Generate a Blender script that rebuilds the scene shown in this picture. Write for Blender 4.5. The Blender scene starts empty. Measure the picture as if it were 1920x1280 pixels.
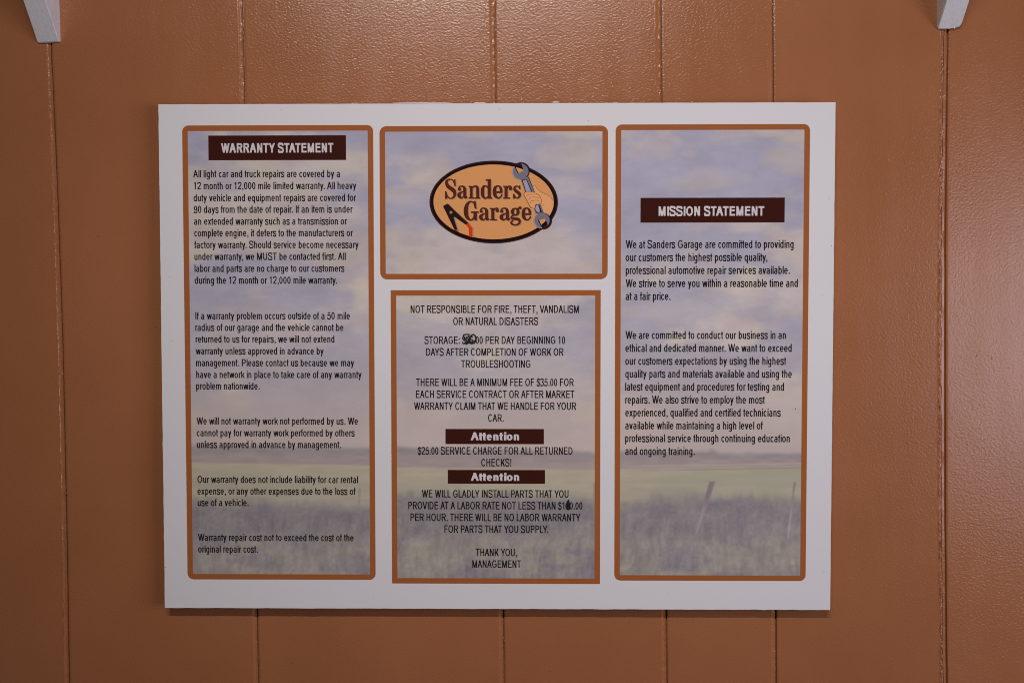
import bpy, bmesh, math, random
import numpy as np
from mathutils import Vector, Matrix
from mathutils.geometry import delaunay_2d_cdt

scene = bpy.context.scene
COL = scene.collection
rnd = random.Random(11)

# ------------------------------------------------------------------ camera
CAM = (0.03986, -1.37312, 0.07019)
YAW, PITCH, ROLL = -0.01293, -0.03508, -0.0146
FOCAL_PX = 1867.0                                   # focal length for a frame 1920 units wide
cd = bpy.data.cameras.new("camera")
cam = bpy.data.objects.new("camera", cd)
COL.objects.link(cam)
cd.sensor_width = 36.0
cd.lens = 36.0 * FOCAL_PX / 1920.0
cd.clip_start, cd.clip_end = 0.02, 60.0
_cy, _sy, _cp, _sp = math.cos(YAW), math.sin(YAW), math.cos(PITCH), math.sin(PITCH)
_fw = Vector((_sy * _cp, _cy * _cp, _sp))
_r0 = Vector((_cy, -_sy, 0.0))
_u0 = _r0.cross(_fw)
_cr, _sr = math.cos(ROLL), math.sin(ROLL)
_rt = _cr * _r0 + _sr * _u0
_up = -_sr * _r0 + _cr * _u0
cam.matrix_world = Matrix(((_rt.x, _up.x, -_fw.x, CAM[0]), (_rt.y, _up.y, -_fw.y, CAM[1]),
                           (_rt.z, _up.z, -_fw.z, CAM[2]), (0, 0, 0, 1)))
scene.camera = cam

# ------------------------------------------------------------------ world, lamps, exposure
world = bpy.data.worlds.new("World")
scene.world = world
world.use_nodes = True
bg = world.node_tree.nodes["Background"]
bg.inputs[0].default_value = (0.62, 0.58, 0.60, 1)
bg.inputs[1].default_value = 0.04


def area_lamp(name, loc, target, sx, sy, power, color, spread=180.0):
    ld = bpy.data.lights.new(name, 'AREA')
    ld.shape = 'RECTANGLE'
    ld.size, ld.size_y = sx, sy
    ld.energy = power
    ld.color = color
    ld.spread = math.radians(spread)
    o = bpy.data.objects.new(name, ld)
    COL.objects.link(o)
    o.location = loc
    d = Vector(target) - Vector(loc)
    o.rotation_euler = d.to_track_quat('-Z', 'Y').to_euler()
    return o


area_lamp("ceiling_tube_lamp", (-0.10, -2.0, 1.44), (0.08, 0, 0.03), 1.05, 0.06, 4.55, (1.0, 0.92, 0.88), 66)
area_lamp("side_window_lamp", (2.0, -1.72, -0.08), (0.0, -1.72, -0.08), 1.9, 1.0, 33.0, (0.90, 0.87, 1.0))

scene.view_settings.view_transform = 'Standard'
scene.view_settings.look = 'None'
scene.view_settings.exposure = 0.0
scene.view_settings.gamma = 1.0
scene.view_settings.use_curve_mapping = False
scene.render.engine = 'CYCLES'
scene.cycles.filter_width = 1.0                      # crisp lens: the small print is sharp


# ------------------------------------------------------------------ helpers
def lin(c):
    c = np.asarray(c, float) / 255.0
    return np.where(c <= 0.04045, c / 12.92, ((c + 0.055) / 1.055) ** 2.4)


LIGHT = 0.69


def ink(r, g, b, k=LIGHT):
    a = np.clip(lin((r, g, b)) / k, 0.002, 0.9)
    return (float(a[0]), float(a[1]), float(a[2]), 1.0)


def new_mat(name, color, rough=0.3, spec=0.5):
    m = bpy.data.materials.new(name)
    m.use_nodes = True
    p = m.node_tree.nodes["Principled BSDF"]
    p.inputs["Base Color"].default_value = color
    p.inputs["Roughness"].default_value = rough
    p.inputs["Specular IOR Level"].default_value = spec
    return m


def nodes_of(m):
    return m.node_tree.nodes, m.node_tree.links, m.node_tree.nodes["Principled BSDF"]


def laminate(m, amount=0.05):
    """the thin film over the print: faint waviness, uneven gloss, slight ink mottle"""
    n, l, p = nodes_of(m)
    tc = n.new("ShaderNodeTexCoord")
    w = n.new("ShaderNodeTexNoise")
    w.inputs["Scale"].default_value = 26.0
    w.inputs["Detail"].default_value = 3.0
    l.new(tc.outputs["Object"], w.inputs["Vector"])
    b = n.new("ShaderNodeBump")
    b.inputs["Strength"].default_value = 0.12
    b.inputs["Distance"].default_value = 0.0008
    l.new(w.outputs["Fac"], b.inputs["Height"])
    l.new(b.outputs["Normal"], p.inputs["Normal"])
    f = n.new("ShaderNodeTexNoise")
    f.inputs["Scale"].default_value = 420.0
    f.inputs["Detail"].default_value = 2.0
    l.new(tc.outputs["Object"], f.inputs["Vector"])
    mr = n.new("ShaderNodeMapRange")
    mr.inputs["To Min"].default_value = 1.0 - amount
    mr.inputs["To Max"].default_value = 1.0 + amount
    l.new(f.outputs["Fac"], mr.inputs["Value"])
    mx = n.new("ShaderNodeVectorMath")
    mx.operation = 'SCALE'
    src = p.inputs["Base Color"]
    if src.is_linked:
        l.new(src.links[0].from_socket, mx.inputs[0])
    else:
        mx.inputs[0].default_value = src.default_value[:3]
    l.new(mr.outputs["Result"], mx.inputs["Scale"])
    l.new(mx.outputs["Vector"], src)
    return m


def print_mat(name, color):
    return laminate(new_mat(name, color, 0.16, 0.32))


def mesh_obj(name, verts, faces, mats, parent=None, midx=None, smooth=False):
    me = bpy.data.meshes.new(name)
    me.from_pydata([tuple(v) for v in verts], [], [tuple(f) for f in faces])
    for m in (mats if isinstance(mats, (list, tuple)) else [mats]):
        me.materials.append(m)
    if midx is not None:
        me.polygons.foreach_set("material_index", midx)
    if smooth:
        me.polygons.foreach_set("use_smooth", [True] * len(me.polygons))
    me.update()
    o = bpy.data.objects.new(name, me)
    COL.objects.link(o)
    if parent:
        o.parent = parent
    return o


def tag(o, label, cat=None, group=None, kind=None):
    o["label"] = label
    if cat:
        o["category"] = cat
    if group:
        o["group"] = group
    if kind:
        o["kind"] = kind
    return o


# ---- flat shapes: union of polygons minus holes, triangulated
def ccw(p):
    a = sum(p[i][0] * p[(i + 1) % len(p)][1] - p[(i + 1) % len(p)][0] * p[i][1] for i in range(len(p)))
    return list(p) if a > 0 else list(p)[::-1]


def inside(px, py, q):
    """winding test of points against polygon q"""
    w = np.zeros(px.shape, int)
    n = len(q)
    for i in range(n):
        (x0, y0), (x1, y1) = q[i], q[(i + 1) % n]
        side = (x1 - x0) * (py - y0) - (px - x0) * (y1 - y0)
        w += ((y0 <= py) & (y1 > py) & (side > 0)).astype(int)
        w -= ((y0 > py) & (y1 <= py) & (side < 0)).astype(int)
    return w != 0


def fill(polys, holes=(), eps=1e-7):
    co, ed = [], []
    for p in list(polys) + list(holes):
        st = len(co)
        co += [Vector((float(x), float(y))) for x, y in p]
        ed += [(st + i, st + (i + 1) % len(p)) for i in range(len(p))]
    r = delaunay_2d_cdt(co, ed, [], 0, eps)
    v = [(a.x, a.y) for a in r[0]]
    tri = np.array([list(t) for t in r[2]])
    va = np.array(v)
    c = va[tri].mean(1)
    keep = np.zeros(len(tri), bool)
    for p in polys:
        keep |= inside(c[:, 0], c[:, 1], p)
    for p in holes:
        keep &= ~inside(c[:, 0], c[:, 1], p)
    return v, [ccw_idx(list(t), v) for t in tri[keep]]


def hull(q):
    q = sorted(set((float(x), float(y)) for x, y in q))
    if len(q) < 3:
        return q
    def half(pts):
        o = []
        for p in pts:
            while len(o) > 1 and (o[-1][0] - o[-2][0]) * (p[1] - o[-2][1]) - (o[-1][1] - o[-2][1]) * (p[0] - o[-2][0]) <= 0:
                o.pop()
            o.append(p)
        return o
    return half(q)[:-1] + half(q[::-1])[:-1]


def ccw_idx(t, v):
    a = sum(v[t[i]][0] * v[t[(i + 1) % len(t)]][1] - v[t[(i + 1) % len(t)]][0] * v[t[i]][1] for i in range(len(t)))
    return list(t) if a > 0 else list(t)[::-1]


def arc_quads(x0, y0, x1, y1, a0, a1, sw, sh, n=None):
    cx, cy, rx, ry = (x0 + x1) / 2, (y0 + y1) / 2, (x1 - x0) / 2, (y1 - y0) / 2
    n = n or max(4, int(abs(a1 - a0) / 15))
    out = []
    pt = []
    for i in range(n + 1):
        a = math.radians(a0 + (a1 - a0) * i / n)
        c, s = math.cos(a), math.sin(a)
        pt.append(((cx + rx * c, cy + ry * s), (cx + max(rx - sw, 1e-9) * c, cy + max(ry - sh, 1e-9) * s)))
    for (o0, i0), (o1, i1) in zip(pt, pt[1:]):
        out.append([o0, o1, i1, i0])
    return out


def spline(pts, n=6):
    """Catmull-Rom through points of any dimension"""
    P = [np.array(p, float) for p in pts]
    P = [2 * P[0] - P[1]] + P + [2 * P[-1] - P[-2]]
    out = []
    for i in range(1, len(P) - 2):
        for k in range(n):
            t = k / n
            a, b, c, d = P[i - 1:i + 3]
            out.append(0.5 * (2 * b + (c - a) * t + (2 * a - 5 * b + 4 * c - d) * t * t + (3 * b - a - 3 * c + d) * t ** 3))
    out.append(P[-2])
    return out


def brush(pts, w=None, n=6, smooth=True):
    """stroke along points (x, y[, width]) as quads that share their joints"""
    pts = [(p[0], p[1], (p[2] if len(p) > 2 else w)) for p in pts]
    q = spline(pts, n) if smooth else [np.array(p, float) for p in pts]
    L = []
    for i, p in enumerate(q):
        a = q[max(i - 1, 0)][:2]
        b = q[min(i + 1, len(q) - 1)][:2]
        d = b - a
        d = d / (np.linalg.norm(d) + 1e-12)
        nrm = np.array((-d[1], d[0])) * p[2] / 2
        L.append((tuple(p[:2] + nrm), tuple(p[:2] - nrm)))
    return [hull([l0, l1, r1, r0]) for (l0, r0), (l1, r1) in zip(L, L[1:])]


def disc(cx, cy, rx, ry=None, n=28):
    ry = ry or rx
    return [(cx + rx * math.cos(2 * math.pi * i / n), cy + ry * math.sin(2 * math.pi * i / n)) for i in range(n)]


# ------------------------------------------------------------------ materials
M_paper = laminate(new_mat("white_board_paper", (0.80, 0.782, 0.80, 1), 0.16, 0.32), 0.03)
M_foam = new_mat("foam_core", (0.74, 0.71, 0.69, 1), 0.8, 0.2)
M_black = print_mat("black_ink", (0.012, 0.010, 0.012, 1))
M_orange = print_mat("orange_border_ink", (0.40, 0.126, 0.038, 1))
M_maroon = print_mat("maroon_bar_ink", (0.052, 0.012, 0.008, 1))
M_white = print_mat("white_letter_ink", (0.74, 0.68, 0.69, 1))
M_marker = new_mat("marker_ink", (0.008, 0.008, 0.009, 1), 0.45)
M_cream = print_mat("cream_oval_ink", ink(196, 138, 87))
M_ring = print_mat("black_ring_ink", (0.012, 0.006, 0.007, 1))
M_brown = print_mat("brown_ring_ink", ink(52, 24, 22))
M_letter = print_mat("brown_letter_ink", ink(76, 34, 24))
M_lshadow = print_mat("grey_drop_shade_ink", ink(140, 115, 98))
M_steel = print_mat("steel_grey_ink", ink(106, 103, 116))
M_steel2 = print_mat("light_steel_ink", ink(146, 142, 156))
M_navy = print_mat("dark_outline_ink", ink(30, 20, 32))
M_flesh = print_mat("flesh_ink", ink(205, 148, 100))
M_line = print_mat("hand_line_ink", ink(140, 84, 48))
M_tool = print_mat("tool_black_ink", ink(36, 22, 18))
M_red = print_mat("red_handle_ink", ink(204, 46, 16))

# white-painted wood
M_wood = new_mat("white_painted_wood", (0.72, 0.70, 0.72, 1), 0.45, 0.4)
n_, l_, p_ = nodes_of(M_wood)
tc = n_.new("ShaderNodeTexCoord")
mp = n_.new("ShaderNodeMapping")
mp.inputs["Scale"].default_value = (260, 260, 28)
l_.new(tc.outputs["Object"], mp.inputs["Vector"])
nz = n_.new("ShaderNodeTexNoise")
nz.inputs["Scale"].default_value = 1.0
nz.inputs["Detail"].default_value = 4.0
l_.new(mp.outputs["Vector"], nz.inputs["Vector"])
bp = n_.new("ShaderNodeBump")
bp.inputs["Strength"].default_value = 0.45
bp.inputs["Distance"].default_value = 0.0008
l_.new(nz.outputs["Fac"], bp.inputs["Height"])
l_.new(bp.outputs["Normal"], p_.inputs["Normal"])
cr = n_.new("ShaderNodeValToRGB")
cr.color_ramp.elements[0].position = 0.25
cr.color_ramp.elements[0].color = (0.80, 0.78, 0.81, 1)
cr.color_ramp.elements[1].position = 0.6
cr.color_ramp.elements[1].color = (0.87, 0.85, 0.87, 1)
l_.new(nz.outputs["Fac"], cr.inputs["Fac"])
l_.new(cr.outputs["Color"], p_.inputs["Base Color"])

# glossy orange-brown wall paint with roller stipple
M_wall = new_mat("brown_gloss_wall_paint", (0.345, 0.145, 0.068, 1), 0.20, 0.40)
n_, l_, p_ = nodes_of(M_wall)
tc = n_.new("ShaderNodeTexCoord")
mp = n_.new("ShaderNodeMapping")
mp.inputs["Rotation"].default_value = (0, math.radians(35), 0)
mp.inputs["Scale"].default_value = (1.0, 1.0, 1.35)
l_.new(tc.outputs["Object"], mp.inputs["Vector"])
na = n_.new("ShaderNodeTexNoise")
na.inputs["Scale"].default_value = 290.0
na.inputs["Detail"].default_value = 2.5
na.inputs["Roughness"].default_value = 0.5
na.inputs["Distortion"].default_value = 0.25
l_.new(mp.outputs["Vector"], na.inputs["Vector"])
nb = n_.new("ShaderNodeTexNoise")
nb.inputs["Scale"].default_value = 14.0
nb.inputs["Detail"].default_value = 2.0
l_.new(tc.outputs["Object"], nb.inputs["Vector"])
ba = n_.new("ShaderNodeBump")
ba.inputs["Strength"].default_value = 0.34
ba.inputs["Distance"].default_value = 0.0012
l_.new(na.outputs["Fac"], ba.inputs["Height"])
bb = n_.new("ShaderNodeBump")
bb.inputs["Strength"].default_value = 0.3
bb.inputs["Distance"].default_value = 0.0012
l_.new(nb.outputs["Fac"], bb.inputs["Height"])
l_.new(ba.outputs["Normal"], bb.inputs["Normal"])
l_.new(bb.outputs["Normal"], p_.inputs["Normal"])
nc = n_.new("ShaderNodeTexNoise")
nc.inputs["Scale"].default_value = 5.0
nc.inputs["Detail"].default_value = 4.0
l_.new(tc.outputs["Object"], nc.inputs["Vector"])
rc = n_.new("ShaderNodeValToRGB")
rc.color_ramp.elements[0].position = 0.3
rc.color_ramp.elements[0].color = (0.356, 0.133, 0.054, 1)
rc.color_ramp.elements[1].position = 0.7
rc.color_ramp.elements[1].color = (0.398, 0.153, 0.065, 1)
l_.new(nc.outputs["Fac"], rc.inputs["Fac"])
l_.new(rc.outputs["Color"], p_.inputs["Base Color"])
mq = n_.new("ShaderNodeMapping")                     # brush lap marks: gloss varies in long upright strokes
mq.inputs["Scale"].default_value = (34, 34, 3.0)
l_.new(tc.outputs["Object"], mq.inputs["Vector"])
nq = n_.new("ShaderNodeTexNoise")
nq.inputs["Scale"].default_value = 1.0
nq.inputs["Detail"].default_value = 5.0
l_.new(mq.outputs["Vector"], nq.inputs["Vector"])
rq = n_.new("ShaderNodeMapRange")
rq.inputs["From Min"].default_value = 0.3
rq.inputs["From Max"].default_value = 0.7
rq.inputs["To Min"].default_value = 0.16
rq.inputs["To Max"].default_value = 0.26
l_.new(nq.outputs["Fac"], rq.inputs["Value"])
l_.new(rq.outputs["Result"], p_.inputs["Roughness"])

# ------------------------------------------------------------------ the wall: grooved panelling, real grooves
# groove line: x of its right-hand (dark) edge at heights z
GROOVES = [
    ([(0.56, -0.6052), (0.44, -0.6040), (0.266, -0.6013), (0.031, -0.6003), (-0.208, -0.6024), (-0.419, -0.6053), (-0.55, -0.607)], 0.0082),
    ([(1, -0.3386), (-1, -0.3386)], 0.0078),
    ([(1, 0.0058), (-1, 0.0058)], 0.0078),
    ([(1, 0.2323), (-1, 0.2323)], 0.0078),
    ([(1, 0.3842), (-1, 0.3842)], 0.0076),
    ([(0.55, 0.6222), (0.434, 0.6213), (0.333, 0.6199), (0.225, 0.6185), (0.0136, 0.6176), (-0.222, 0.6181), (-0.431, 0.6201), (-0.55, 0.622)], 0.0100),
]
GROOVES += [([(1, x), (-1, x)], 0.008) for x in (-1.55, -1.2, -0.92, 0.95, 1.25, 1.6)]
GROOVES.sort(key=lambda g: g[0][0][1])
SEAM_X = 0.6195
NZ = 1000
zs = np.linspace(-1.0, 1.15, NZ)


def wobble(seed, amp, k):
    r = np.random.RandomState(seed)
    kn = r.randn(k)
    t = np.linspace(0, k - 1.001, NZ)
    i = t.astype(int)
    f = t - i
    f = f * f * (3 - 2 * f)
    return amp * (kn[i] * (1 - f) + kn[np.minimum(i + 1, k - 1)] * f)


def wall_y(x):
    """the right-hand sheet leans back a little from the seam"""
    return np.where(x > SEAM_X, (x - SEAM_X) * math.tan(math.radians(3.3)), 0.0)


cols = []          # list of (x[NZ], y[NZ])
cols.append((np.full(NZ, -2.2), np.zeros(NZ)))
gi = 0
for pts, wd in GROOVES:
    pz = np.array([p[0] for p in pts][::-1])
    px = np.array([p[1] for p in pts][::-1])
    xr = np.interp(zs, pz, px)
    ker = np.hanning(81)
    xr = np.convolve(np.pad(xr, 40, mode='edge'), ker / ker.sum(), mode='valid')
    seam = abs(px[0] - SEAM_X) < 0.02
    s = gi * 17 + 3
    base = wall_y(xr)

    def col(dx, dy, a, k, seed, ay=0.0):
        lean = (wall_y(xr + dx - wd) - base) if dx > wd else 0.0
        cols.append((xr - wd + dx + wobble(seed, a, k), base + dy + lean + wobble(seed + 1, ay, k)))
    col(-0.0060, 0.0, 0, 40, s)
    col(-0.0030, 0.0, 0, 40, s)
    col(-0.0010, 0.0, 0.0001, 240, s + 1, 0.00006)
    if seam:
        col(0.0, -0.00045, 0.00022, 500, s + 3, 0.00035)
        col(0.0009, -0.0001, 0.00022, 500, s + 5, 0.00035)
        col(0.0024, 0.0009, 0.0003, 400, s + 7, 0.0004)
        col(0.0036, 0.0015, 0.0003, 160, s + 9, 0.0003)      # open joint inside the seam
        col(0.0038, 0.0030, 0.0003, 160, s + 9)
        col(0.0041, 0.0030, 0.0003, 160, s + 9)
        col(0.0043, 0.0012, 0.0003, 160, s + 9, 0.0003)
        col(wd - 0.0022, 0.0016, 0.0002, 120, s + 11, 0.0002)
    else:
        col(0.0, -0.00008, 0.00010, 120, s + 3, 0.00003)
        col(0.0006, 0.00022, 0.00012, 120, s + 5, 0.00004)
        col(0.0022, 0.0010, 0.0002, 500, s + 7, 0.00022)
        col(0.0036, 0.0011, 0.0002, 700, s + 21, 0.00026)
        col(wd - 0.0022, 0.0011, 0.0002, 600, s + 9, 0.00022)
    col(wd - 0.0017, 0.0034, 0.00010, 60, s + 13)
    col(wd - 0.0004, 0.0036, 0.00008, 60, s + 15)
    col(wd, 0.0003, 0.00010, 60, s + 15)
    col(wd + 0.0005, 0.0, 0.00006, 60, s + 15)
    col(wd + 0.0030, 0.0, 0, 40, s)
    col(wd + 0.0060, 0.0, 0, 40, s)
    gi += 1
cols.append((np.full(NZ, 2.2), np.full(NZ, float(wall_y(np.array(2.2))))))
nx = len(cols)
V = np.zeros((nx, NZ, 3))
for i, (cx, cyy) in enumerate(cols):
    V[i, :, 0] = cx
    V[i, :, 1] = cyy
    V[i, :, 2] = zs
verts = V.reshape(-1, 3).tolist()
faces = []
for i in range(nx - 1):
    a, b = i * NZ, (i + 1) * NZ
    faces += [(a + k, b + k, b + k + 1, a + k + 1) for k in range(NZ - 1)]
# small paint nibs and dents standing on the sheets
bmw = bmesh.new()
NIBS = [(-0.553, 0.333), (-0.640, 0.130), (0.0125, 0.4045), (0.0150, 0.4015), (0.566, 0.305), (0.540, 0.262), (0.565, 0.258), (0.666, 0.395),
        (0.535, 0.02), (0.545, -0.01), (0.542, 0.055), (-0.47, 0.05), (0.60, -0.335), (0.69, -0.28), (0.645, -0.34)]
for k in range(70):
    NIBS.append((rnd.uniform(-0.75, 0.8), rnd.uniform(-0.5, 0.55)))
for (x, z) in NIBS:
    r = rnd.uniform(0.0006, 0.0014)
    bmesh.ops.create_icosphere(bmw, subdivisions=2, radius=1.0,
                               matrix=Matrix.Translation((x, float(wall_y(np.array(x))), z)) @ Matrix.Rotation(rnd.uniform(0, 3), 4, 'Y')
                               @ Matrix.Diagonal((r * rnd.uniform(1, 1.8), r * 0.35, r, 1)))
off = len(verts)
bmw.verts.ensure_lookup_table()
verts += [tuple(v.co) for v in bmw.verts]
faces += [tuple(v.index + off for v in f.verts) for f in bmw.faces]
bmw.free()
wall = mesh_obj("panelled_wall", verts, faces, M_wall, smooth=True)
try:
    wall.data.set_sharp_from_angle(angle=math.radians(50))
except Exception:
    pass
tag(wall, "glossy orange-brown painted wall of vertically grooved panelling behind the notice board", "wall", kind="thing")

# dried paint standing in ragged beads along two of the grooves
def paint_bead(gidx, dx, width, height, rough, z0, z1, seed, drop):
    pts, wd = GROOVES[gidx]
    r = np.random.RandomState(seed)
    n = int((z1 - z0) / 0.0007)
    z = np.linspace(z0, z1, n)
    pz = np.array([p[0] for p in pts][::-1])
    px = np.array([p[1] for p in pts][::-1])
    x = np.interp(z, pz, px)
    ker = np.hanning(301)
    x = np.convolve(np.pad(x, 150, mode='edge'), ker / ker.sum(), mode='valid') - wd + dx

    def soft(k):
        a = r.randn(n + 2 * k)
        ke = np.hanning(2 * k + 1)
        a = np.convolve(a, ke / math.sqrt((ke ** 2).sum()), mode='valid')
        return a
    on = 1 / (1 + np.exp(-3 * (soft(60) + drop)))
    m = 7
    vs = np.zeros((n, m, 3))
    for k in range(m):
        t = k / (m - 1)
        lump = height * math.sin(math.pi * t) * on * (0.75 + rough * 0.35 * soft(2) + rough * 0.45 * soft(6))
        vs[:, k, 0] = x + (t - 0.5) * width * (0.8 + 0.25 * soft(8) * rough) * (0.4 + 0.6 * on) + 0.00012 * soft(10)
        vs[:, k, 1] = 0.0006 - np.maximum(lump, -0.0002) - 0.0002
        vs[:, k, 2] = z
    idx = np.arange(n * m).reshape(n, m)
    q = np.stack([idx[:-1, :-1], idx[:-1, 1:], idx[1:, 1:], idx[1:, :-1]], -1).reshape(-1, 4)
    return mesh_obj("paint_bead", vs.reshape(-1, 3).tolist(), q.tolist(), M_bead, wall, smooth=True)


M_bead = new_mat("dried_paint_bead", (0.40, 0.155, 0.072, 1), 0.16, 0.6)
order = [abs(g[0][0][1] - 0.6222) for g in GROOVES]
paint_bead(int(np.argmin(order)), 0.0016, 0.0036, 0.0013, 1.0, -0.6, 0.436, 5, 0.9)
order = [abs(g[0][0][1] + 0.6052) for g in GROOVES]
paint_bead(int(np.argmin(order)), 0.0006, 0.0014, 0.0008, 0.35, -0.6, 0.44, 8, 1.5)

# ------------------------------------------------------------------ shelf brackets
def bracket(name, xr, z0, lumps, slope):
    """xr = x of the left side, z0 = foot; a tapering leg that leaves the wall as it rises"""
    w = 0.0306
    bm = bmesh.new()
    hs = [0, 0.006, 0.02, 0.05, 0.1, 0.18, 0.26]
    rows = []
    for i, h in enumerate(hs):
        d = 0.0035 + slope * h
        j = 0.0006 if lumps else 0.00025
        q = [bm.verts.new((xr + rnd.uniform(-j, j) * (i < 3), 0.004, z0 + h)),
             bm.verts.new((xr + rnd.uniform(-j, j) * (i < 3), -d, z0 + h + (rnd.uniform(-j, j) if i < 2 else 0))),
             bm.verts.new((xr + w * 0.5, -d - 0.0001, z0 + h - (0.0009 if (lumps and i == 0) else 0))),
             bm.verts.new((xr + w, -d, z0 + h + ((0.0032 if lumps else 0.0008) if i == 0 else 0))),
             bm.verts.new((xr + w, 0.004, z0 + h + ((0.0032 if lumps else 0.0008) if i == 0 else 0)))]
        rows.append(q)
    for a, b in zip(rows, rows[1:]):
        for k in range(5):
            bm.faces.new((a[k], a[(k + 1) % 5], b[(k + 1) % 5], b[k]))
    bm.faces.new(rows[0][::-1])
    bm.faces.new(rows[-1])
    bmesh.ops.recalc_face_normals(bm, faces=bm.faces)
    ed = [e for e in bm.edges if len(e.link_faces) == 2 and e.calc_face_angle(0) > 0.5]
    bmesh.ops.bevel(bm, geom=ed, offset=0.0011, segments=2, affect='EDGES', clamp_overlap=True)
    if lumps:                                        # dried drips at the foot
        for (dx, dz, r) in ((0.001, 0.004, 0.0018), (0.0285, 0.0042, 0.0013), (0.022, 0.0012, 0.0012)):
            bmesh.ops.create_icosphere(bm, subdivisions=2, radius=1, matrix=Matrix.Translation((xr + dx, -0.004, z0 + dz)) @ Matrix.Diagonal((r, r * 0.8, r, 1)))
    me = bpy.data.meshes.new(name)
    bm.to_mesh(me)
    bm.free()
    me.materials.append(M_wood)
    me.polygons.foreach_set("use_smooth", [True] * len(me.polygons))
    me.set_sharp_from_angle(angle=math.radians(28))
    o = bpy.data.objects.new(name, me)
    COL.objects.link(o)
    return o


b1 = bracket("shelf_bracket", -0.6224, 0.4405, False, 0.78)
tag(b1, "smooth white wooden shelf bracket with square foot, above the groove left of the board", "bracket", "white shelf brackets at the top of the wall")
b2 = bracket("shelf_bracket.001", 0.6050, 0.4368, True, 0.92)
tag(b2, "white wooden shelf bracket with rough chipped foot, above the seam right of the board", "bracket", "white shelf brackets at the top of the wall")

# ------------------------------------------------------------------ the notice board
BW, BH = 0.9144, 0.68849
STAND = 0.0145                                       # spacers hold the board off the wall
THICK = 0.0045
board = bpy.data.objects.new("notice_board", None)
COL.objects.link(board)
board.location = (0, 0, 0)
board.rotation_euler = (0, 0.01404, 0)
tag(board, "white rectangular notice board with four orange-edged printed panels and an oval garage logo", "notice board")


# places on the print were measured in sheet units; the board's corners fix the scale
def _homography(src, dst):
    A = []
    for (u, v), (x, y) in zip(src, dst):
        A.append([u, v, 1, 0, 0, 0, -x * u, -x * v, -x])
        A.append([0, 0, 0, u, v, 1, -y * u, -y * v, -y])
    return np.linalg.svd(np.array(A))[2][-1].reshape(3, 3)


HM = _homography([(297, 197), (1569, 191), (1554.2, 1142), (309, 1139.5)],
                 [(-BW / 2, BH / 2), (BW / 2, BH / 2), (BW / 2, -BH / 2), (-BW / 2, -BH / 2)])
HI = np.linalg.inv(HM)


def S(u, v):
    w = HM @ np.array((u, v, 1.0))
    return (w[0] / w[2], w[1] / w[2])


FRONT = -(STAND + THICK)
STEP = 0.00012


def layer(k):
    return FRONT - STEP * k


class Flat:
    """collects flat coloured shapes, one printed above the other, into ONE mesh"""
    def __init__(self):
        self.v, self.f, self.m, self.mats = [], [], [], []

    def add(self, polys, mat, k, holes=(), tf=None):
        tf = tf or (lambda p: p)
        vv, ff = fill([[tf(p) for p in q] for q in polys], [[tf(p) for p in q] for q in holes])
        if mat not in self.mats:
            self.mats.append(mat)
        i = self.mats.index(mat)
        s = len(self.v)
        self.v += [(x, layer(k), z) for x, z in vv]
        self.f += [tuple(a + s for a in t) for t in ff]
        self.m += [i] * len(ff)
        return self

    def build(self, name, parent):
        return mesh_obj(name, self.v, self.f, self.mats, parent, self.m)


# ---- the foam board itself, with a hand-cut edge
def edge_noise(n, a):
    return [rnd.gauss(0, a) for _ in range(n)]


outline = []
N1, N2 = 90, 70
cor = [(-BW / 2, -BH / 2), (BW / 2, -BH / 2), (BW / 2, BH / 2), (-BW / 2, BH / 2)]
for i in range(4):
    a, b = cor[i], cor[(i + 1) % 4]
    n = N1 if i % 2 == 0 else N2
    dv = ((b[0] - a[0]), (b[1] - a[1]))
    ln = math.hypot(*dv)
    nr = (dv[1] / ln, -dv[0] / ln)
    amp = (0.00013, 0.00008, 0.00007, 0.00012)[i]
    e = edge_noise(n, amp)
    for k in range(n):
        t = k / n
        q = 0 if k == 0 else e[k]
        bow = 0.0
        outline.append((a[0] + dv[0] * t + nr[0] * (q + bow), a[1] + dv[1] * t + nr[1] * (q + bow)))
vv, ff = fill([outline])
nv = len(vv)
verts = [(x, FRONT, z) for x, z in vv] + [(x, -STAND, z) for x, z in vv]
faces = [tuple(t) for t in ff] + [tuple(i + nv for i in t[::-1]) for t in ff]
midx = [0] * len(faces)
# rim
ec = {}
for t in ff:
    for i in range(3):
        a, b = t[i], t[(i + 1) % 3]
        ec[(a, b)] = ec.get((a, b), 0) + 1
for (a, b) in [e for e in ec if (e[1], e[0]) not in ec]:
    faces.append((b, a, a + nv, b + nv))
    midx.append(1)
slab = mesh_obj("board", verts, faces, [M_paper, M_foam], board, midx)

# spacers behind the board
for cx, cz in ((-0.34, 0.24), (0.34, 0.24), (-0.34, -0.24), (0.34, -0.24), (0, 0)):
    sv = []
    for y in (0.0005, -STAND + 0.0002):
        sv += [(cx - 0.03, y, cz - 0.012), (cx + 0.03, y, cz - 0.012), (cx + 0.03, y, cz + 0.012), (cx - 0.03, y, cz + 0.012)]
    mesh_obj("mounting_pad", sv, ((0, 1, 2, 3), (7, 6, 5, 4), (0, 4, 5, 1), (1, 5, 6, 2), (2, 6, 7, 3), (3, 7, 4, 0)), M_foam, board)

# torn paper standing up along the top edge
for (u0, u1, v, h) in ((738, 849, 194.2, 1.5), (889, 912, 193.6, 1.6), (1036, 1050, 192.6, 2.2), (657, 672, 194.7, 0.8), (1150, 1160, 192.4, 0.8)):
    n = 12
    top = [S(u0 + (u1 - u0) * i / n, v - 0.5 - h * (math.sin(math.pi * i / n) ** 0.35 if 0 < i < n else 0) * rnd.uniform(0.7, 1.1)) for i in range(n + 1)]
    bot = [S(u1, v - 0.4), S(u0, v - 0.4)]
    Flat().add([top + bot], M_paper, -8).build("torn_edge", slab)

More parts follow.
